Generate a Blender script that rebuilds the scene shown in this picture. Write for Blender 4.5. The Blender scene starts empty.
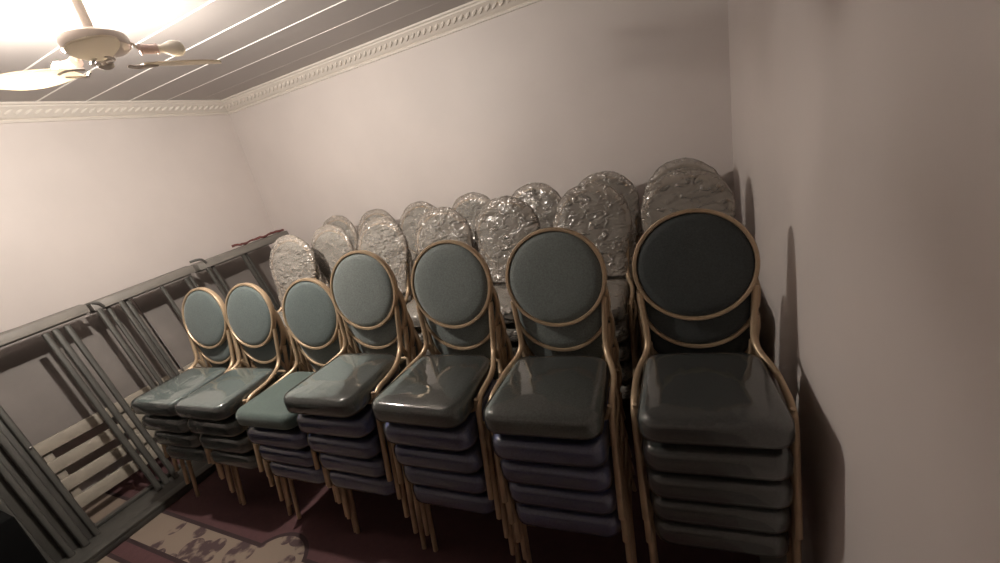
import bpy, bmesh, math, random
from math import sin, cos, pi, radians, sqrt
from mathutils import Vector, Matrix, noise
random.seed(7)
COL = bpy.context.scene.collection
ZF = 0.006   # top of the carpet

# ------------------------------------------------------------------ materials
def mat(name, col, rough=.6, metal=0., spec=.5, bump=None, var=None, sheen=0.):
    m = bpy.data.materials.new(name); m.use_nodes = True
    nt = m.node_tree; b = nt.nodes['Principled BSDF']
    b.inputs['Base Color'].default_value = (*col, 1)
    b.inputs['Roughness'].default_value = rough
    b.inputs['Metallic'].default_value = metal
    b.inputs['Specular IOR Level'].default_value = spec
    if sheen: b.inputs['Sheen Weight'].default_value = sheen
    tc = nt.nodes.new('ShaderNodeTexCoord')
    if var:   # (scale, amount)
        n = nt.nodes.new('ShaderNodeTexNoise'); n.inputs['Scale'].default_value = var[0]; n.inputs['Detail'].default_value = 5
        nt.links.new(tc.outputs['Object'], n.inputs['Vector'])
        r = nt.nodes.new('ShaderNodeValToRGB')
        a = var[1]
        r.color_ramp.elements[0].position = .3; r.color_ramp.elements[1].position = .7
        r.color_ramp.elements[0].color = (*[c*(1-a) for c in col], 1)
        r.color_ramp.elements[1].color = (*[min(1, c*(1+a)) for c in col], 1)
        nt.links.new(n.outputs['Fac'], r.inputs['Fac']); nt.links.new(r.outputs['Color'], b.inputs['Base Color'])
    if bump:  # (scale, strength, distance)
        n = nt.nodes.new('ShaderNodeTexNoise'); n.inputs['Scale'].default_value = bump[0]; n.inputs['Detail'].default_value = 4
        nt.links.new(tc.outputs['Object'], n.inputs['Vector'])
        bp = nt.nodes.new('ShaderNodeBump'); bp.inputs['Strength'].default_value = bump[1]; bp.inputs['Distance'].default_value = bump[2]
        nt.links.new(n.outputs['Fac'], bp.inputs['Height']); nt.links.new(bp.outputs['Normal'], b.inputs['Normal'])
    return m

def film(name, col, opacity, rough, scale, strength, dist, edge=.5, stretch=None, metal=0.):
    """thin plastic film: see-through, with a milky body and shiny creases"""
    m = bpy.data.materials.new(name); m.use_nodes = True
    nt = m.node_tree; b = nt.nodes['Principled BSDF']; out = nt.nodes['Material Output']
    b.inputs['Base Color'].default_value = (*col, 1); b.inputs['Roughness'].default_value = rough
    b.inputs['Specular IOR Level'].default_value = .9
    b.inputs['Coat Weight'].default_value = .6; b.inputs['Coat Roughness'].default_value = .12
    tc = nt.nodes.new('ShaderNodeTexCoord'); oi = nt.nodes.new('ShaderNodeObjectInfo')
    ml = nt.nodes.new('ShaderNodeMath'); ml.operation = 'MULTIPLY'; ml.inputs[1].default_value = 37.
    nt.links.new(oi.outputs['Random'], ml.inputs[0])
    ad = nt.nodes.new('ShaderNodeVectorMath'); ad.operation = 'ADD'
    nt.links.new(tc.outputs['Object'], ad.inputs[0]); nt.links.new(ml.outputs[0], ad.inputs[1])
    n = nt.nodes.new('ShaderNodeTexNoise'); n.inputs['Scale'].default_value = scale; n.inputs['Detail'].default_value = 5
    n.inputs['Distortion'].default_value = 1.2
    n.noise_type = 'RIDGED_MULTIFRACTAL'
    b.inputs['Metallic'].default_value = metal
    if stretch:
        mp = nt.nodes.new('ShaderNodeMapping'); mp.inputs['Scale'].default_value = stretch; mp.inputs['Rotation'].default_value = (.3, .5, 0)
        nt.links.new(ad.outputs[0], mp.inputs['Vector']); nt.links.new(mp.outputs[0], n.inputs['Vector'])
    else: nt.links.new(ad.outputs[0], n.inputs['Vector'])
    bp = nt.nodes.new('ShaderNodeBump'); bp.inputs['Strength'].default_value = strength; bp.inputs['Distance'].default_value = dist
    nt.links.new(n.outputs['Fac'], bp.inputs['Height'])
    nt.links.new(bp.outputs['Normal'], b.inputs['Normal']); nt.links.new(bp.outputs['Normal'], b.inputs['Coat Normal'])
    lw = nt.nodes.new('ShaderNodeLayerWeight'); lw.inputs['Blend'].default_value = .35
    nt.links.new(bp.outputs['Normal'], lw.inputs['Normal'])
    mr = nt.nodes.new('ShaderNodeMapRange'); mr.inputs['To Min'].default_value = opacity; mr.inputs['To Max'].default_value = min(1, opacity+edge)
    nt.links.new(lw.outputs['Fresnel'], mr.inputs['Value'])
    tr = nt.nodes.new('ShaderNodeBsdfTransparent'); mx = nt.nodes.new('ShaderNodeMixShader')
    nt.links.new(mr.outputs[0], mx.inputs['Fac']); nt.links.new(tr.outputs[0], mx.inputs[1]); nt.links.new(b.outputs[0], mx.inputs[2])
    nt.links.new(mx.outputs[0], out.inputs['Surface'])
    return m

def clear_cover():
    m = bpy.data.materials.new('clear_seat_cover'); m.use_nodes = True
    nt = m.node_tree; nt.nodes.remove(nt.nodes['Principled BSDF']); out = nt.nodes['Material Output']; L = nt.links.new
    tc = nt.nodes.new('ShaderNodeTexCoord'); oi = nt.nodes.new('ShaderNodeObjectInfo')
    ml = nt.nodes.new('ShaderNodeMath'); ml.operation = 'MULTIPLY'; ml.inputs[1].default_value = 37.; L(oi.outputs['Random'], ml.inputs[0])
    ad = nt.nodes.new('ShaderNodeVectorMath'); ad.operation = 'ADD'; L(tc.outputs['Object'], ad.inputs[0]); L(ml.outputs[0], ad.inputs[1])
    n = nt.nodes.new('ShaderNodeTexNoise'); n.inputs['Scale'].default_value = 4.5; n.inputs['Detail'].default_value = 3; n.inputs['Distortion'].default_value = 1.5
    n.noise_type = 'RIDGED_MULTIFRACTAL'; L(ad.outputs[0], n.inputs['Vector'])
    bp = nt.nodes.new('ShaderNodeBump'); bp.inputs['Strength'].default_value = .22; bp.inputs['Distance'].default_value = .02; L(n.outputs['Fac'], bp.inputs['Height'])
    fr = nt.nodes.new('ShaderNodeFresnel'); fr.inputs['IOR'].default_value = 1.85; L(bp.outputs['Normal'], fr.inputs['Normal'])
    gl = nt.nodes.new('ShaderNodeBsdfGlossy'); gl.inputs['Roughness'].default_value = .07; gl.inputs['Color'].default_value = (.95, .95, .95, 1); L(bp.outputs['Normal'], gl.inputs['Normal'])
    tr = nt.nodes.new('ShaderNodeBsdfTransparent'); df = nt.nodes.new('ShaderNodeBsdfDiffuse'); df.inputs['Color'].default_value = (.5, .52, .5, 1)
    m1 = nt.nodes.new('ShaderNodeMixShader'); m1.inputs['Fac'].default_value = .08; L(tr.outputs[0], m1.inputs[1]); L(df.outputs[0], m1.inputs[2])
    m2 = nt.nodes.new('ShaderNodeMixShader'); L(fr.outputs[0], m2.inputs['Fac']); L(m1.outputs[0], m2.inputs[1]); L(gl.outputs[0], m2.inputs[2])
    L(m2.outputs[0], out.inputs['Surface'])
    return m

def emit(name, col, s):
    m = bpy.data.materials.new(name); m.use_nodes = True
    b = m.node_tree.nodes['Principled BSDF']
    b.inputs['Base Color'].default_value = (*col, 1)
    b.inputs['Emission Color'].default_value = (*col, 1); b.inputs['Emission Strength'].default_value = s
    return m

M = {}
M['wall'] = mat('wall_paint', (.66, .595, .565), .55, bump=(3.5, .25, .02), var=(1.3, .05))
M['ceiling'] = mat('ceiling_panel', (.39, .355, .34), .45, bump=(2., .1, .01))
M['strip'] = mat('joint_strip', (.92, .88, .84), .25)
M['cornice'] = mat('cornice_plaster', (.72, .66, .60), .45)
M['gold'] = mat('gold_frame', (.48, .355, .235), .40, metal=.5, var=(18, .12))
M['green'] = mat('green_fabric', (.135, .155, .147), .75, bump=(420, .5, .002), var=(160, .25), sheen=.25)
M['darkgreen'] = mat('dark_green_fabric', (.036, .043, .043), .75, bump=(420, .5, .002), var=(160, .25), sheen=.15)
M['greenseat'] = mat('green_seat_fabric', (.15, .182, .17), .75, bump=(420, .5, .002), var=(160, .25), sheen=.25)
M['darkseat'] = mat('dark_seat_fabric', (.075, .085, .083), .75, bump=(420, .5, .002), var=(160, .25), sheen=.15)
M['dimmed'] = mat('light_dimmed_green_fabric', (.078, .100, .097), .75, bump=(420, .5, .002), var=(160, .25), sheen=.15)  # same green, darkened in colour to offset strong lamplight on the left stacks
M['dimmedseat'] = mat('light_dimmed_green_seat_fabric', (.055, .078, .072), .75, bump=(420, .5, .002), var=(160, .25), sheen=.1)  # seat colour darkened against the lamplight likewise
M['bare'] = mat('bare_green_fabric', (.055, .082, .072), .75, bump=(420, .5, .002), var=(160, .25), sheen=.2)
M['blueshade'] = mat('blue_shade_fabric', (.12, .145, .34), .75, bump=(420, .5, .002), var=(160, .2), sheen=.2)  # bluish ambient light on the shaded lower seats, put into the fabric colour
M['pan'] = mat('seat_underside', (.02, .02, .02), .8)
M['cover'] = clear_cover()
M['wrap'] = film('crumpled_wrap', (.50, .445, .39), .47, .17, 15, .8, .032, .5, (1, 1, 1.9), .05)
M['steel'] = mat('grey_steel', (.068, .064, .057), .5, metal=.2, var=(9, .15))
M['beam'] = mat('grey_beam', (.175, .16, .142), .55, var=(7, .12))
M['board'] = mat('beige_board', (.185, .163, .150), .7, var=(5, .08))
M['slat'] = mat('pale_slat', (.27, .235, .19), .6, var=(12, .1))
M['chrome'] = mat('chrome', (.9, .9, .9), .2, metal=1.)
M['rag'] = mat('red_cloth', (.16, .05, .045), .9)
M['black'] = mat('black_case', (.003, .003, .003), .9, spec=.1)
M['fan'] = mat('fan_white', (.80, .72, .64), .35)
M['fanmetal'] = mat('fan_metal', (.62, .55, .5), .3, metal=.3)
M['blade'] = mat('fan_blade', (.86, .78, .64), .4)
nt = M['blade'].node_tree; trl = nt.nodes.new('ShaderNodeBsdfTranslucent'); trl.inputs['Color'].default_value = (.9, .84, .74, 1)
mxs = nt.nodes.new('ShaderNodeMixShader'); mxs.inputs['Fac'].default_value = .3
nt.links.new(nt.nodes['Principled BSDF'].outputs[0], mxs.inputs[1]); nt.links.new(trl.outputs[0], mxs.inputs[2])
nt.links.new(mxs.outputs[0], nt.nodes['Material Output'].inputs['Surface'])
M['socket'] = mat('pink_socket', (.66, .5, .46), .4)
M['bulb_off'] = mat('bulb_glass', (.85, .8, .7), .15)
M['bulb_on'] = emit('lit_bulb', (1., .93, .84), 5100)

def carpet_mat():
    m = mat('carpet', (.075, .018, .026), .95)
    nt = m.node_tree; b = nt.nodes['Principled BSDF']
    L = nt.links.new
    tc = nt.nodes.new('ShaderNodeTexCoord'); sp = nt.nodes.new('ShaderNodeSeparateXYZ'); L(tc.outputs['Object'], sp.inputs[0])
    def mth(op, a, bb=None, c=None):
        n = nt.nodes.new('ShaderNodeMath'); n.operation = op
        for i, v in enumerate((a, bb, c)):
            if v is None: continue
            if hasattr(v, 'is_linked') or hasattr(v, 'links'): L(v, n.inputs[i])
            else: n.inputs[i].default_value = v
        return n.outputs[0]
    X, Y = sp.outputs['X'], sp.outputs['Y']
    def band(v, a, c):   # 1 inside a..c
        return mth('MULTIPLY', mth('GREATER_THAN', v, a), mth('LESS_THAN', v, c))
    def circ(cx, cy, r):
        dx = mth('SUBTRACT', X, cx); dy = mth('SUBTRACT', Y, cy)
        return mth('LESS_THAN', mth('ADD', mth('MULTIPLY', dx, dx), mth('MULTIPLY', dy, dy)), r*r)
    def shape(g):
        s = band(Y, -1.865-g, -1.685+g)
        s = mth('MULTIPLY', s, mth('LESS_THAN', X, -1.5+g))
        for c in ((-2.085, -1.755, .175), (-1.80, -1.90, .16), (-1.45, -2.05, .2)):
            s = mth('MAXIMUM', s, circ(c[0], c[1], c[2]+g))
        s = mth('MAXIMUM', s, band(Y, -2.6-g, -1.985+g))
        return s
    cream = shape(0); rim = shape(.022)
    n = nt.nodes.new('ShaderNodeTexNoise'); n.inputs['Scale'].default_value = 15; n.inputs['Detail'].default_value = 3; L(tc.outputs['Object'], n.inputs['Vector'])
    vo = nt.nodes.new('ShaderNodeTexVoronoi'); vo.inputs['Scale'].default_value = 9; L(tc.outputs['Object'], vo.inputs['Vector'])
    fl = mth('MULTIPLY', mth('GREATER_THAN', n.outputs['Fac'], .49), mth('LESS_THAN', vo.outputs['Distance'], .62))
    fl = mth('MULTIPLY', fl, mth('GREATER_THAN', X, -2.98))
    def mix(f, a, c):
        k = nt.nodes.new('ShaderNodeMix'); k.data_type = 'RGBA'
        L(f, k.inputs[0])
        for i, v in ((6, a), (7, c)):
            if isinstance(v, tuple): k.inputs[i].default_value = (*v, 1)
            else: L(v, k.inputs[i])
        return k.outputs[2]
    n2 = nt.nodes.new('ShaderNodeTexNoise'); n2.inputs['Scale'].default_value = 30; n2.inputs['Detail'].default_value = 6; L(tc.outputs['Object'], n2.inputs['Vector'])
    red = mix(n2.outputs['Fac'], (.058, .025, .027), (.088, .036, .038))
    mr = nt.nodes.new('ShaderNodeMapRange'); mr.inputs['From Min'].default_value = .40; mr.inputs['From Max'].default_value = .54; L(n.outputs['Fac'], mr.inputs['Value'])
    sf = mth('MULTIPLY', mth('MULTIPLY', mr.outputs[0], mth('LESS_THAN', vo.outputs['Distance'], .60)), mth('GREATER_THAN', X, -2.98))
    cr = mix(sf, (.20, .152, .118), (.060, .035, .036))
    c = mix(rim, red, (.028, .013, .014))
    c = mix(cream, c, cr)
    L(c, b.inputs['Base Color'])
    n3 = nt.nodes.new('ShaderNodeTexNoise'); n3.inputs['Scale'].default_value = 300; L(tc.outputs['Object'], n3.inputs['Vector'])
    bp = nt.nodes.new('ShaderNodeBump'); bp.inputs['Strength'].default_value = .5; bp.inputs['Distance'].default_value = .004
    L(n3.outputs['Fac'], bp.inputs['Height']); L(bp.outputs['Normal'], b.inputs['Normal'])
    return m
M['carpet'] = carpet_mat()

# ------------------------------------------------------------------ mesh helpers
def obj(name, bm, material, parent=None, smooth=True, loc=None):
    me = bpy.data.meshes.new(name)
    bmesh.ops.recalc_face_normals(bm, faces=bm.faces[:])
    bm.to_mesh(me); bm.free()
    if smooth:
        for p in me.polygons: p.use_smooth = True
        try: me.set_sharp_from_angle(angle=radians(42))
        except Exception: pass
    me.materials.append(material)
    o = bpy.data.objects.new(name, me); COL.objects.link(o)
    if loc: o.location = loc
    o.parent = parent
    return o

def empty(name, label, cat, loc=(0, 0, 0), rz=0, group=None):
    o = bpy.data.objects.new(name, None); COL.objects.link(o)
    o.location = loc; o.rotation_euler = (0, 0, rz); o.empty_display_size = .1
    o['label'] = label; o['category'] = cat
    if group: o['group'] = group
    return o

def tag(o, label, cat, group=None):
    o['label'] = label; o['category'] = cat
    if group: o['group'] = group
    return o

def smooth_path(pts, sub=6):
    P = [Vector(p) for p in pts]; out = []
    Q = [P[0]*2-P[1]]+P+[P[-1]*2-P[-2]]
    for i in range(1, len(Q)-2):
        p0, p1, p2, p3 = Q[i-1:i+3]
        for s in range(sub):
            t = s/sub
            out.append(.5*((2*p1)+(p2-p0)*t+(2*p0-5*p1+4*p2-p3)*t*t+(3*p1-p0-3*p2+p3)*t**3))
    out.append(P[-1]); return out

def round_corners(pts, r, n=5):
    """polyline with every inner corner replaced by an arc-like bend"""
    P = [Vector(p) for p in pts]; out = [P[0]]
    for i in range(1, len(P)-1):
        a, b, c = P[i-1], P[i], P[i+1]
        d1 = (a-b); d2 = (c-b); k = min(r, d1.length*.48, d2.length*.48)
        s = b+d1.normalized()*k; e = b+d2.normalized()*k
        for j in range(n+1):
            t = j/n; out.append(s*(1-t)**2+b*2*t*(1-t)+e*t*t)
    out.append(P[-1]); return out

def tube(bm, pts, r, seg=10, ry=None, closed=False, cap=True, up=Vector((1, 0, 0))):
    ry = ry or r; P = [Vector(p) for p in pts]; n = len(P); rings = []
    for i in range(n):
        if closed: t = (P[(i+1) % n]-P[i-1]).normalized()
        else: t = (P[min(i+1, n-1)]-P[max(i-1, 0)]).normalized()
        u = up-t*up.dot(t)
        if u.length < 1e-3: u = Vector((0, 1, 0))-t*t.y
        u.normalize(); v = t.cross(u)
        rings.append([bm.verts.new(P[i]+u*(cos(a)*r)+v*(sin(a)*ry)) for a in (2*pi*k/seg for k in range(seg))])
    m = n if closed else n-1
    for i in range(m):
        A, B = rings[i], rings[(i+1) % n]
        for k in range(seg):
            bm.faces.new((A[k], A[(k+1) % seg], B[(k+1) % seg], B[k]))
    if cap and not closed:
        bm.faces.new(rings[0]); bm.faces.new(list(reversed(rings[-1])))

def box(bm, lo, hi, mtx=None, bevel=0):
    vs = [bm.verts.new((x, y, z)) for x in (lo[0], hi[0]) for y in (lo[1], hi[1]) for z in (lo[2], hi[2])]
    fs = [(0, 1, 3, 2), (4, 6, 7, 5), (0, 4, 5, 1), (2, 3, 7, 6), (0, 2, 6, 4), (1, 5, 7, 3)]
    F = [bm.faces.new([vs[i] for i in f]) for f in fs]
    if bevel:
        E = list({e for f in F for e in f.edges})
        r = bmesh.ops.bevel(bm, geom=E, offset=bevel, segments=2, affect='EDGES', profile=.5)
        vs = list({v for f in r['faces'] for v in f.verts} | {v for v in vs if v.is_valid})
    if mtx is not None:
        for v in vs:
            if v.is_valid: v.co = mtx @ v.co
    return vs

def lathe(bm, prof, mtx=None, seg=24):
    rings = []
    for r, z in prof:
        rings.append([bm.verts.new((r*cos(2*pi*k/seg), r*sin(2*pi*k/seg), z)) for k in range(seg)])
    for A, B in zip(rings, rings[1:]):
        for k in range(seg): bm.faces.new((A[k], A[(k+1) % seg], B[(k+1) % seg], B[k]))
    bm.faces.new(rings[0]); bm.faces.new(list(reversed(rings[-1])))
    if mtx is not None:
        for R in rings:
            for v in R: v.co = mtx @ v.co

def rrect(w0, w1, y0, y1, r, inset, n=6):
    """rounded trapezoid outline: half width w0 at front y0, w1 at rear y1"""
    pts = []
    w0 -= inset; w1 -= inset; y0 += inset; y1 -= inset; r = max(.004, r-inset*.6)
    for (cx, cy, a0) in ((w1-r, y1-r, 0), (-(w1-r), y1-r, pi/2), (-(w0-r), y0+r, pi), (w0-r, y0+r, 1.5*pi)):
        for k in range(n+1):
            a = a0+pi/2*k/n; pts.append((cx+r*cos(a), cy+r*sin(a)))
    return pts

def layers(bm, levels, fillcaps=True):
    rings = [[bm.verts.new((x, y, z if not callable(z) else z(x, y))) for x, y in pts] for pts, z in levels]
    n = len(rings[0])
    for A, B in zip(rings, rings[1:]):
        for k in range(n): bm.faces.new((A[k], A[(k+1) % n], B[(k+1) % n], B[k]))
    if fillcaps:
        bm.faces.new(list(reversed(rings[0])))
        bm.faces.new(rings[-1])

# ------------------------------------------------------------------ the room
XL, YB, XR, KR, ZC, YR = -4.205, .53, .1446, .058, 2.66, -5.2
def xr(y): return XR+KR*(YB-y)
def struct(name, bm, m, smooth=False):
    o = obj(name, bm, m, None, smooth); o['kind'] = 'structure'; return o
T = .12
bm = bmesh.new(); box(bm, (XL-T, YR-T, -.1), (.8, YB+T, 0)); struct('floor', bm, mat('floor_screed', (.25, .23, .21), .9))
bm = bmesh.new(); box(bm, (XL-T, YR-T, ZC), (.8, YB+T, ZC+.1)); struct('ceiling', bm, M['ceiling'])
bm = bmesh.new(); box(bm, (XL-T, YB, 0), (xr(YB)+.2, YB+T, ZC)); struct('wall_back', bm, M['wall'])
bm = bmesh.new(); box(bm, (XL-T, YR, 0), (XL, YB, ZC)); struct('wall_left', bm, M['wall'])
bm = bmesh.new(); box(bm, (XL-T, YR-T, 0), (.8, YR, ZC)); struct('wall_rear', bm, M['wall'])
bm = bmesh.new()
P = [(xr(YB), YB), (xr(YR), YR), (xr(YR)+.15, YR), (xr(YB)+.15, YB)]
lo = [bm.verts.new((x, y, 0)) for x, y in P]; hi = [bm.verts.new((x, y, ZC)) for x, y in P]
for k in range(4): bm.faces.new((lo[k], lo[(k+1) % 4], hi[(k+1) % 4], hi[k]))
bm.faces.new(lo); bm.faces.new(hi)
struct('wall_right', bm, M['wall'])
# joint strips of the ceiling panels, parallel to the back wall
tn = 1
for k in range(-1, 17):
    y = -.06-.284*k
    w = .0055 if k > 0 else (.003 if k == 0 else .002)
    bm = bmesh.new(); tube(bm, [(XL+.09, y, ZC), (xr(y)-.01, y, ZC)], w, 8, ry=w*.8, up=Vector((0, 1, 0)))
    struct('trim_%d' % tn, bm, M['strip'] if k >= 0 else M['ceiling'], True); tn += 1
# cornice profile swept along back and left wall (mitred in the corner), with a row of leaf beads
prof = [(0, 2.545), (.018, 2.545), (.022, 2.556), (.014, 2.566), (.028, 2.572), (.034, 2.578), (.074, 2.630), (.082, 2.632), (.086, 2.642), (.10, 2.648), (.10, ZC), (0, ZC)]
def cornice(name, p0, p1, nrm, m0, m1):
    """m0,m1: how far each end is mitred per unit offset"""
    bm = bmesh.new(); p0 = Vector(p0); p1 = Vector(p1); nrm = Vector(nrm); d = (p1-p0).normalized()
    R = []
    for p, m in ((p0, m0), (p1, m1)):
        R.append([bm.verts.new((*(p+nrm*a+d*(m*a)).xy, z)) for a, z in prof])
    n = len(prof)
    for k in range(n): bm.faces.new((R[0][k], R[0][(k+1) % n], R[1][(k+1) % n], R[1][k]))
    bm.faces.new(R[0]); bm.faces.new(R[1])
    L = (p1-p0).length; s = .052; cnt = int((L-.1)/s)
    for i in range(cnt):
        c = p0+d*(.08+s*i)+nrm*.056; c.z = 2.602
        a = d*.030+Vector((0, 0, .012))+nrm*.01
        ax = (d*.8+(nrm*.5+Vector((0, 0, .65)))*.75).normalized()
        bx = ax.cross((nrm*-.8+Vector((0, 0, .6)))).normalized()
        cz = ax.cross(bx)
        ring = []
        for j in range(5):
            ph = -pi/2+pi*j/4
            rr = cos(ph)+.02; h = sin(ph)
            ring.append([bm.verts.new(c+ax*(h*.030)+bx*(cos(q)*rr*.012)+cz*(sin(q)*rr*.012)) for q in (2*pi*t/6 for t in range(6))])
        for A, B in zip(ring, ring[1:]):
            for t in range(6): bm.faces.new((A[t], A[(t+1) % 6], B[(t+1) % 6], B[t]))
    return struct(name, bm, M['cornice'], True)
cornice('trim_%d' % tn, (XL, YB, 0), (XR, YB, 0), (0, -1, 0), 1, 0); tn += 1
cornice('trim_%d' % tn, (XL, YR, 0), (XL, YB, 0), (1, 0, 0), 0, -1); tn += 1

# carpet
bm = bmesh.new(); box(bm, (XL+.02, -4.6, 0), (.10, YB-.02, ZF))
tag(obj('carpet', bm, M['carpet'], None, False), 'dark red carpet with cream floral border band, covering the floor', 'carpet')

# ------------------------------------------------------------------ chair
RX, RY, REC, PC = .204, .1974, .2208, Vector((0, .2556, .7351))
PITCH, SHIFT = .1184, .0151
ROT = Matrix.Rotation(-REC, 4, 'X')      # top of the back leans to +y
def onback(x, d, z):   # x across, d out of the pad's face (to the front), z up the pad
    return PC+Vector((x, z*sin(REC)-d*cos(REC), z*cos(REC)+d*sin(REC)))

def seat_bm(grow=0., cover=False):
    bm = bmesh.new(); g = grow
    def o(i): return rrect(.199+g, .186+g, -.226-g, .165+g, .055, i)
    top = .4414+g; bot = .4414-.0777-g
    def dome(z, k): return lambda x, y: z+k*(1-min(1, (x/.2)**2))*(1-min(1, ((y+.03)/.2)**2))
    lv = [(o(.012), bot), (o(.003), bot+.006), (o(0), bot+.016), (o(0), top-.030), (o(.003), top-.018), (o(.010), top-.007), (o(.022), top-.001), (o(.05), dome(top, .004)), (o(.09), dome(top, .008)), (o(.13), dome(top, .010))]
    layers(bm, lv)
    if cover:
        for v in bm.verts:
            n = noise.noise(v.co*14+Vector((3, 1, 7)))
            v.co += Vector((n*.003, noise.noise(v.co*11)*.003, max(0, n)*.004))
    return bm

def back_pad_bm():
    bm = bmesh.new(); rings = []
    seg = 40
    for rr, d in ((.0, -.018), (.6, -.018), (.90, -.015), (.965, -.008), (.98, 0), (.97, .006), (.93, .013), (.82, .018), (.55, .020), (.0, .021)):
        if rr == 0: rings.append([bm.verts.new(onback(0, d, 0))]); continue
        rings.append([bm.verts.new(onback((RX-.009)*rr*cos(a), d, (RY-.009)*rr*sin(a))) for a in (2*pi*k/seg for k in range(seg))])
    for A, B in zip(rings, rings[1:]):
        for k in range(seg):
            if len(A) == 1: bm.faces.new((A[0], B[k], B[(k+1) % seg]))
            elif len(B) == 1: bm.faces.new((A[k], A[(k+1) % seg], B[0]))
            else: bm.faces.new((A[k], A[(k+1) % seg], B[(k+1) % seg], B[k]))
    return bm

def ring_bm():
    bm = bmesh.new(); seg = 48; rings = []
    for k in range(seg):
        a = 2*pi*k/seg; R = []
        for (o_, d) in ((0, -.010), (0, .010), (-.003, .0145), (-.012, .0145), (-.015, .010), (-.015, -.010), (-.012, -.0145), (-.003, -.0145)):
            R.append(bm.verts.new(onback((RX+o_)*cos(a), d, (RY+o_)*sin(a))))
        rings.append(R)
    for i in range(seg):
        A, B = rings[i], rings[(i+1) % seg]
        for k in range(8): bm.faces.new((A[k], A[(k+1) % 8], B[(k+1) % 8], B[k]))
    return bm

def frontleg_bm(s):
    bm = bmesh.new()
    a = onback(s*.186, 0, -.085); b = Vector((s*.168, .205, .525))
    pts = [a, b, Vector((s*.175, .180, .465)), Vector((s*.219, -.105, .425)), Vector((s*.2166, -.172, 0))]
    P = round_corners([a, Vector((s*.170, .198, .445)), Vector((s*.2155, .07, .412)), Vector((s*.2195, -.10, .400)), Vector((s*.2166, -.172, 0))], .06, 7)
    tube(bm, P, .0115, 10)
    return bm
def rearleg_bm(s):
    bm = bmesh.new()
    tube(bm, round_corners([(s*.168, .200, .462), (s*.168, .215, .42), (s*.175, .352, 0)], .05, 4), .0105, 10)
    return bm
def seatframe_bm():
    bm = bmesh.new()
    for y, w in ((-.10, .216), (.12, .184)):
        tube(bm, [(-w, y, .405 if y < 0 else .425), (-w+.012, y, .36), (-w+.03, y, .352), (w-.03, y, .352), (w-.012, y, .36), (w, y, .405 if y < 0 else .425)], .008, 8, up=Vector((0, 1, 0)))
    tube(bm, [(-.172, .222, .375), (.172, .222, .375)], .008, 8, up=Vector((0, 1, 0)))
    return bm
def wrap_bm(seed):
    """bag of thin plastic pulled over the back, gathered below it"""
    bm = bmesh.new(); rings = []; seg = 84; nl = 46
    off = Vector((seed*5.3, seed*2.1, seed*.7))
    for j in range(nl):
        t = j/(nl-1)
        h = .212-.50*t                       # height along the pad, from its top down
        if h > -.09: w = .213*sqrt(max(0, 1-(h/.213)**2))+.004
        else: w = .193-(-.09-h)*.12
        th = .028*min(1, sqrt(max(0, (.214-h))/.05)) if h > -.09 else .030
        R = []
        if h > 0: h = h*1.10
        for k in range(seg):
            a = 2*pi*k/seg; ca = cos(a); sa = sin(a)
            x = w*(abs(ca)**.8)*(1 if ca > 0 else -1); d = th*(abs(sa)**.6)*(1 if sa > 0 else -1)
            p = onback(x, d, h)
            q = p+off
            n1 = noise.noise(q*9); n2 = noise.noise(q*22+Vector((7, 0, 0))); n3 = 1-abs(noise.noise(q*16+Vector((0, 9, 0))))*2
            amp = 1 if h < .15 else .6
            n4 = 1-abs(noise.noise(Vector((q.x*30, q.y*30, q.z*60))+Vector((q.z*20, 1, 0))))*2; f = (n1*.009+n2*.006+n3*.006+n4*.002)*amp
            p = onback(x+ca*f*1.0, d+(1 if sa > 0 else -1)*max(-.004, f*.9)*abs(sa), h+noise.noise(q*12+Vector((4, 4, 4)))*.008)
            R.append(bm.verts.new(p))
        rings.append(R)
    for A, B in zip(rings, rings[1:]):
        for k in range(seg): bm.faces.new((A[k], A[(k+1) % seg], B[(k+1) % seg], B[k]))
    bm.faces.new(rings[0])
    return bm

def make_chair(kind, fabric, padfab, cover, wrap=None):
    t = empty('banquet_chair', '', 'chair')
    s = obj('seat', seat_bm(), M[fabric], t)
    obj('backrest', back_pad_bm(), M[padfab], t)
    obj('back_frame', ring_bm(), M['gold'], t)
    for sd in (-1, 1):
        obj('leg', frontleg_bm(sd), M['gold'], t); obj('leg', rearleg_bm(sd), M['gold'], t)
    obj('seat_frame', seatframe_bm(), M['gold'], t)
    if cover:
        c = obj('plastic_cover', seat_bm(.004, True), M['cover' if cover is True else 'wrap'], s); c['label'] = 'clear plastic seat cover'
    if wrap is not None:
        w = obj('plastic_wrap', wrap_bm(wrap), M['wrap'], t); w['label'] = 'crumpled clear plastic wrap'
    return t
def copy_tree(o, parent=None):
    c = o.copy(); COL.objects.link(c); c.parent = parent
    for ch in o.children: copy_tree(ch, c)
    return c
PROTO = {
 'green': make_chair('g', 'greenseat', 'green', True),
 'bare': make_chair('g', 'bare', 'dimmed', False),
 'dimmed': make_chair('g', 'dimmedseat', 'dimmed', True),
 'blueshade': make_chair('b', 'blueshade', 'green', True),
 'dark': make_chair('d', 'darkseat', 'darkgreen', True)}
for i in range(4): PROTO['wrap%d' % i] = make_chair('w', 'green', 'green', 'wrap', i+1)
used = set()
def place(kind, loc, rz, label, group, tilt=0.):
    if kind in used: o = copy_tree(PROTO[kind])
    else: o = PROTO[kind]; used.add(kind)
    o.location = loc; o.rotation_euler = (0, 0, rz); o['label'] = label; o['group'] = group
    return o
ORD = {1: 'nearest the right wall', 2: 'second from the right wall', 3: 'third from the right wall', 4: 'fourth from the right wall', 5: 'fifth from the right wall', 6: 'sixth from the right wall', 7: 'seventh from the right wall'}
def level(k, n):
    if k == n-1: return 'topmost'
    if k == 0: return 'bottom one'
    return ['', 'second from top', 'third from top', 'fourth from top'][n-1-k]
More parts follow.
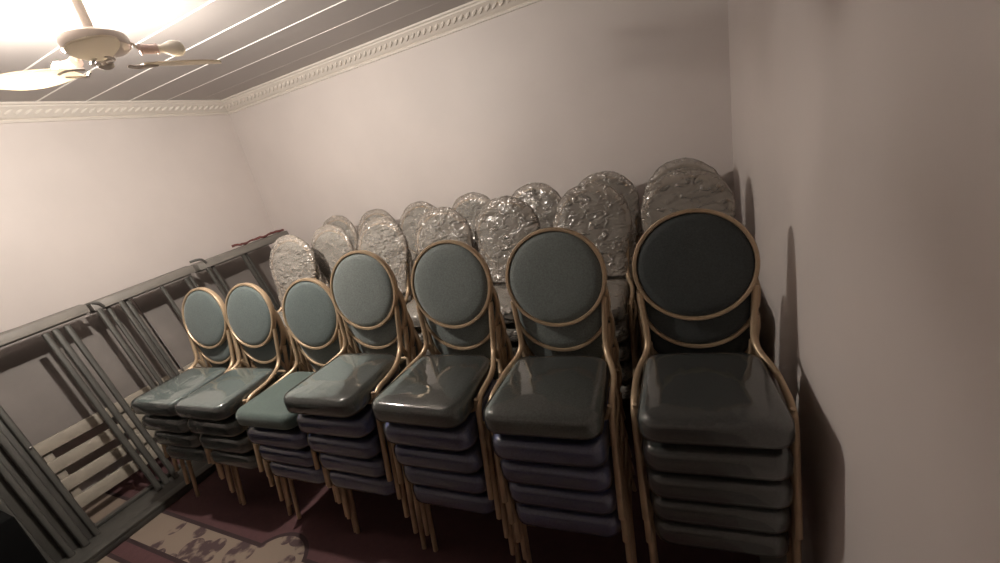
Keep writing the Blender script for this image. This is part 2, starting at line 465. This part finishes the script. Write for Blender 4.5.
FRONT = {1: (-2.8808, -1.3358, .0674, 4), 2: (-2.4765, -1.3076, .0388, 4), 3: (-1.9613, -1.3057, .0401, 4), 4: (-1.5424, -1.2874, .0233, 5),
         5: (-1.0461, -1.2732, .0307, 5), 6: (-.5586, -1.2621, .0621, 5), 7: (-.0555, -1.2165, .0742, 5)}
def stack(x, y, rz, n, kinds, row, idx, words, group, jit=.003):
    rnd = random.Random(idx*31+n+len(row))
    for k in range(n):
        kk = kinds(k)
        dy = -SHIFT*k
        px = x-dy*sin(rz)+rnd.uniform(-jit, jit); py = y+dy*cos(rz)+rnd.uniform(-jit, jit)
        place(kk, (px, py, ZF+PITCH*k), rz+rnd.uniform(-.012, .012), '%s, %s, in %s stack %s' % (words(k), level(k, n), row, ORD[8-idx]), group)
for i, (x, y, rz, n) in FRONT.items():
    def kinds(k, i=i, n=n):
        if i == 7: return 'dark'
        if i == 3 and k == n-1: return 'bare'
        if i <= 2: return 'dimmed'
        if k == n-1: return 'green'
        return 'blueshade'
    def words(k, i=i, n=n):
        return {'dark': 'dark green chair', 'bare': 'green chair without plastic', 'green': 'green chair', 'dimmed': 'green chair with light-dimmed colour', 'blueshade': 'chair with bluish shade-tinted seat'}[kinds(k)]
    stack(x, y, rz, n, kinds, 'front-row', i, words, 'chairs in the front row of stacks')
MID = [(-2.71, -.72, .05), (-2.51, -.54, 0), (-2.043, -.54, 0), (-1.565, -.48, 0), (-1.127, -.44, 0), (-.601, -.44, 0), (-.108, -.44, 0)]
BACK = [(-2.946, -.02, 0), (-2.501, -.01, 0), (-2.06, .0, 0), (-1.585, .0, 0), (-1.097, .0, 0), (-.615, .0, 0), (-.15, -.01, 0)]
for row, L, nm in (('m', MID, 'middle-row'), ('b', BACK, 'back-row')):
    for i, (x, y, rz) in enumerate(L, 1):
        stack(x, y, rz, 5, lambda k, i=i: 'wrap%d' % ((i*3+k+(2 if nm[0] == 'b' else 0)) % 4), nm, i,
              lambda k: 'plastic-wrapped chair', 'plastic-wrapped chairs in the %s' % nm.replace('-', ' '), .006)

# ------------------------------------------------------------------ grey steel frames leaning to the left wall
KL = .3
LROT = Matrix.Rotation(-math.atan(KL), 4, 'Y')      # z axis leans towards -x
CS = cos(math.atan(KL))
def frame_root(name, label, cat, x0, y, group):
    o = empty(name, label, cat, (x0, y, ZF), 0, group)
    return o
# local lean coordinates: (a: out of the leaning plane, y, h: true height z)
def lp(a, y, z): return Vector((a-KL*z, y, z))
def lbox(bm, a0, a1, y0, y1, z0, z1, bevel=.003, skew=0.):
    vs = box(bm, (a0, y0, z0), (a1, y1, z1), None, bevel)
    for v in vs:
        if v.is_valid: v.co = Vector((v.co.x-KL*v.co.z, v.co.y, v.co.z+skew*(v.co.y-y0)))
def steel_frame(label, x0, y0, y1, ztop, posts, rail, group, skew=.03, extra=None):
    t = frame_root('table_frame', label, 'table frame', x0, y0, group)
    L = y1-y0
    bm = bmesh.new(); lbox(bm, -.085, .012, 0, L, ztop-.055, ztop, skew=skew); lbox(bm, -.085, -.07, 0, L, ztop-.075, ztop-.05, skew=skew)
    obj('top_rail', bm, M['beam'], t)
    if rail:
        bm = bmesh.new(); box(bm, (-.13, 0, 0), (.19, rail, .035), None, .004); 
        box(bm, (.12, 0, .035), (.19, rail, .055), None, .003); box(bm, (-.13, 0, .035), (-.09, rail, .055), None, .003)
        obj('bottom_rail', bm, M['steel'], t)
    for (y, a, r) in posts:
        bm = bmesh.new()
        p0 = lp(a, y-y0, .036); p1 = lp(a, y-y0, ztop-.05)
        tube(bm, [p0, p1], r, 8, ry=r*1.15)
        obj('post', bm, M['steel'], t)
    for (y, w, z0, z1, a) in (extra or []):
        bm = bmesh.new(); lbox(bm, a-.012, a, y-y0, y-y0+w, z0, z1); obj('side_plate', bm, M['steel'], t)
    return t
G = 'grey steel table frames leaning by the left wall'
steel_frame('grey steel table frame nearest the camera, leaning beside the black case', -3.40, -2.75, -1.325, 1.262, 
    [(-2.14, .0, .016), (-2.06, .02, .014), (-1.99, .015, .017), (-1.925, -.01, .014), (-1.575, .0, .016), (-1.52, -.02, .017), (-1.465, .0, .016)], 1.50, G, .03,
    [(-2.17, .245, .037, 1.2, -.02), (-2.185, .03, .037, 1.2, .045)])
steel_frame('grey steel table frame in the middle of the leaning row', -3.40, -1.30, -.60, 1.295,
    [(-1.275, .0, .015), (-1.215, -.03, .013), (-1.145, .0, .015), (-1.10, -.03, .013), (-.865, -.01, .013), (-.69, .0, .014), (-.64, -.03, .012)], .42, G, .04)
steel_frame('grey steel table frame farthest from camera, with red cloth on top', -3.40, -.56, .36, 1.318,
    [(-.50, .0, .014), (-.44, -.03, .013), (-.17, .0, .016), (-.12, -.03, .013), (.30, .0, .015)], None, G, .035)
# two bright bolt heads on the near posts
near = [o for o in bpy.data.objects if o.name.startswith('table_frame')][0]
for y, z in ((-1.925, .66), (-1.99, .60)):
    bm = bmesh.new(); bmesh.ops.create_uvsphere(bm, u_segments=12, v_segments=8, radius=.008, matrix=Matrix.Translation(lp(.022 if y < -1.95 else .012, y+2.75, z)))
    obj('bolt', bm, M['chrome'], near)
# short hooked ends where the top rails meet
for y, z, lab in ((-1.285, 1.285, 'bent grey hook joining near and middle table frames'), (-.53, 1.34, 'bent grey hook joining middle and far table frames')):
    bm = bmesh.new(); x = -3.40-KL*z
    tube(bm, round_corners([(x-.03, y-.05, z+.012), (x+.0, y-.01, z+.016), (x+.022, y+.02, z+.010), (x+.024, y+.04, z-.03)], .02), .010, 8)
    o = tag(obj('hook', bm, M['steel'], None), lab, 'hook')
# red cloth along the far top rail
bm = bmesh.new()
pts = []
for i in range(26):
    t = i/25; y = -.20+.54*t; z = 1.318+.055+.035*(y+.56)-.022+.012*noise.noise(Vector((t*9, 2, 0)))+(.012 if t < .12 else 0)
    pts.append((-3.40-KL*1.33-.03+.02*sin(t*14), y, z-.008))
tube(bm, pts, .017, 8, ry=.010)
for v in bm.verts: v.co += Vector((0, 0, noise.noise(v.co*30)*.008))
tag(obj('red_cloth', bm, M['rag'], None), 'dark red cloth strip lying along the far top rail', 'cloth')

# beige boards with four pale slats, leaning behind the frames
def slat_board(label, y0, y1, g):
    t = empty('slatted_board', label, 'board', (-3.66, y0, ZF), 0, g)
    L = y1-y0
    bm = bmesh.new(); lbox(bm, -.030, -.014, 0, L, .50, 1.27); obj('panel', bm, M['board'], t)
    for k in range(4):
        z = .122+.130*k
        bm = bmesh.new(); lbox(bm, -.006, .016, 0, L, z, z+.074, .004); obj('slat', bm, M['slat'], t)
    n = max(3, int(L/.5)+1)
    for k in range(n):
        y = .012+(L-.07)*k/(n-1)
        bm = bmesh.new(); lbox(bm, -.028, -.006, y, y+.045, .125, .56, .003); obj('upright', bm, M['slat'], t)
    return t
slat_board('beige board with four pale slats behind the nearest grey frame', -1.875, -.98, 'slatted boards')
slat_board('beige board with four pale slats behind the middle and far grey frames', -.965, .30, 'slatted boards')

# black case on the floor at the near end of the frames
t = empty('black_case', 'black case standing on the carpet at the lower left', 'case', (-3.42, -2.56, ZF))
bm = bmesh.new(); box(bm, (-.44, -.36, .02), (.44, .365, .60), None, .02); obj('body', bm, M['black'], t)
for sx in (-.38, .38):
    for sy in (-.30, .30):
        bm = bmesh.new(); lathe(bm, [(.02, 0), (.024, .006), (.02, .022)], Matrix.Translation((sx, sy, 0)), 12); obj('foot', bm, M['black'], t)
bm = bmesh.new(); tube(bm, round_corners([(.44, -.10, .43), (.475, -.10, .43), (.475, .10, .43), (.44, .10, .43)], .03), .01, 8, up=Vector((0, 0, 1))); obj('handle', bm, M['black'], t)

# ------------------------------------------------------------------ ceiling fan with two bare bulbs
H = Vector((-2.06, -1.486, 2.36))
fan = empty('ceiling_fan', 'white three-blade ceiling fan with a lamp arm on each side', 'ceiling fan', (H.x, H.y, ZC))
D = H-Vector((H.x, H.y, ZC))
bm = bmesh.new(); lathe(bm, [(.055, 0), (.055, -.012), (.045, -.035), (.022, -.05)], None, 28); obj('canopy', bm, M['fan'], fan)
bm = bmesh.new(); lathe(bm, [(.017, -.045), (.017, -.19), (.028, -.195), (.028, -.215)], None, 20); obj('down_rod', bm, M['fan'], fan)
bm = bmesh.new(); lathe(bm, [(.03, -.205), (.085, -.212), (.104, -.224), (.108, -.240), (.105, -.262), (.088, -.276), (.06, -.284), (.04, -.288), (.03, -.306)], None, 36); mot = obj('motor_housing', bm, M['fanmetal'], fan)
def blade(ang, droop, Lb=.405):
    """leaf shaped blade on a curled iron"""
    rot = Matrix.Translation((0, 0, D.z-.020)) @ Matrix.Rotation(radians(ang), 4, 'Z') @ Matrix.Rotation(radians(droop), 4, 'Y') @ Matrix.Rotation(radians(9), 4, 'X')
    bm = bmesh.new(); A = []; n = 18
    for i in range(n+1):
        t = i/n; x = .115+(Lb-.115)*t
        w = .030+.044*sin(pi*min(1, t*1.15)**.8) if t < .87 else None
        w = (.032+.043*sin(pi*.5*min(1, t/.6))) if t < .6 else .075*sqrt(max(0, 1-((t-.6)/.4)**2.2))+.001
        A.append((x, w))
    top = []; bot = []
    for z, R in ((.003, top), (-.003, bot)):
        for x, w in A: R.append((bm.verts.new((x, -w, z+.15*w*w)), bm.verts.new((x, 0, z-.004)), bm.verts.new((x, w, z+.15*w*w))))
    for R in (top, bot):
        for a, b in zip(R, R[1:]):
            bm.faces.new((a[0], b[0], b[1], a[1])); bm.faces.new((a[1], b[1], b[2], a[2]))
    for i in range(n):
        for j in (0, 2): bm.faces.new((top[i][j], top[i+1][j], bot[i+1][j], bot[i][j]))
    for i in (0, n):
        bm.faces.new((top[i][0], top[i][1], bot[i][1], bot[i][0])); bm.faces.new((top[i][1], top[i][2], bot[i][2], bot[i][1]))
    for v in bm.verts: v.co = rot @ v.co
    b = obj('blade', bm, M['blade'], fan)
    bm = bmesh.new()
    for s in (-1, 1):
        P = smooth_path([(.07, s*.012, -.006), (.10, s*.034, -.010), (.13, s*.030, -.008), (.165, s*.014, -.006)], 5)
        tube(bm, [rot @ p for p in P], .005, 6, up=Vector((0, 0, 1)))
    obj('blade_iron', bm, M['fanmetal'], b)
blade(70, 0); blade(211, 0); blade(-30, 3, .41)
# lamp arms, sockets, bulbs
bm = bmesh.new(); lathe(bm, [(.02, -.302), (.027, -.308), (.027, -.326), (.015, -.334), (.005, -.337)], None, 24); obj('light_kit_hub', bm, M['fan'], fan)
def lamp(ang, r0, r1, z, on, lift):
    d = Vector((cos(radians(ang)), sin(radians(ang)), 0)); zz = z-ZC
    ax = (d+Vector((0, 0, lift))).normalized()
    a = d*.095+Vector((0, 0, -.245))
    bm = bmesh.new(); tube(bm, smooth_path([a, d*(.095+(r0-.095)*.5)+Vector((0, 0, -.248)), d*r0+Vector((0, 0, zz))], 6), .006, 8, up=Vector((0, 0, 1))); obj('lamp_arm', bm, M['fan'], fan)
    q = ax.to_track_quat('Z', 'Y').to_matrix().to_4x4(); base = Matrix.Translation(d*r0+Vector((0, 0, zz))) @ q
    bm = bmesh.new(); lathe(bm, [(.010, -.004), (.022, 0), (.022, .006), (.018, .008), (.0175, .055), (.020, .056), (.020, .062)], base, 20); s = obj('lamp_socket', bm, M['socket'], fan)
    bm = bmesh.new()
    if on:
        c = .112; q = .026
        lathe(bm, [(.012, .055), (.013, .078), (.018, .092)], base, 24)
        nk = obj('bulb_neck', bm, M['bulb_off'], s); bm = bmesh.new()
        lathe(bm, [(max(.002, q*sin(a)), c-q*cos(a)) for a in [pi*k/12 for k in range(2, 13)]], base, 24)
    else: lathe(bm, [(.013, .055), (.014, .075), (.020, .088), (.028, .105), (.031, .122), (.029, .138), (.021, .150), (.010, .156), (.002, .158)], base, 24)
    o = obj('bulb', bm, M['bulb_on' if on else 'bulb_off'], s); o['label'] = 'lit bulb' if on else 'unlit white bulb'
lamp(185, .152, 0, 2.392, True, .0)
lamp(66, .125, 0, 2.392, False, .0)

# ------------------------------------------------------------------ camera, world, view
world = bpy.data.worlds.new('World'); bpy.context.scene.world = world; world.use_nodes = True
world.node_tree.nodes['Background'].inputs['Color'].default_value = (.5, .55, .7, 1)
world.node_tree.nodes['Background'].inputs['Strength'].default_value = .05
cd = bpy.data.cameras.new('Camera'); cam = bpy.data.objects.new('Camera', cd); COL.objects.link(cam)
cd.sensor_width = 36; cd.sensor_fit = 'HORIZONTAL'; cd.lens = 425.924*36/1000; cd.clip_start = .02
p, r, y = radians(-18.0205), radians(-12.4346), radians(-27.7257)
f = Vector((sin(y)*cos(p), cos(y)*cos(p), sin(p))); rr = Vector((cos(y), -sin(y), 0)); u = rr.cross(f)
R1 = rr*cos(r)+u*sin(r); U1 = -rr*sin(r)+u*cos(r)
m = Matrix((R1, U1, -f)).transposed().to_4x4(); m.translation = Vector((-.0201, -2.5701, 1.7584+ZF))
cam.matrix_world = m
sc = bpy.context.scene; sc.camera = cam
sc.view_settings.view_transform = 'Standard'; sc.view_settings.look = 'None'; sc.view_settings.gamma = 1
sc.view_settings.use_curve_mapping = False; sc.view_settings.exposure = 0
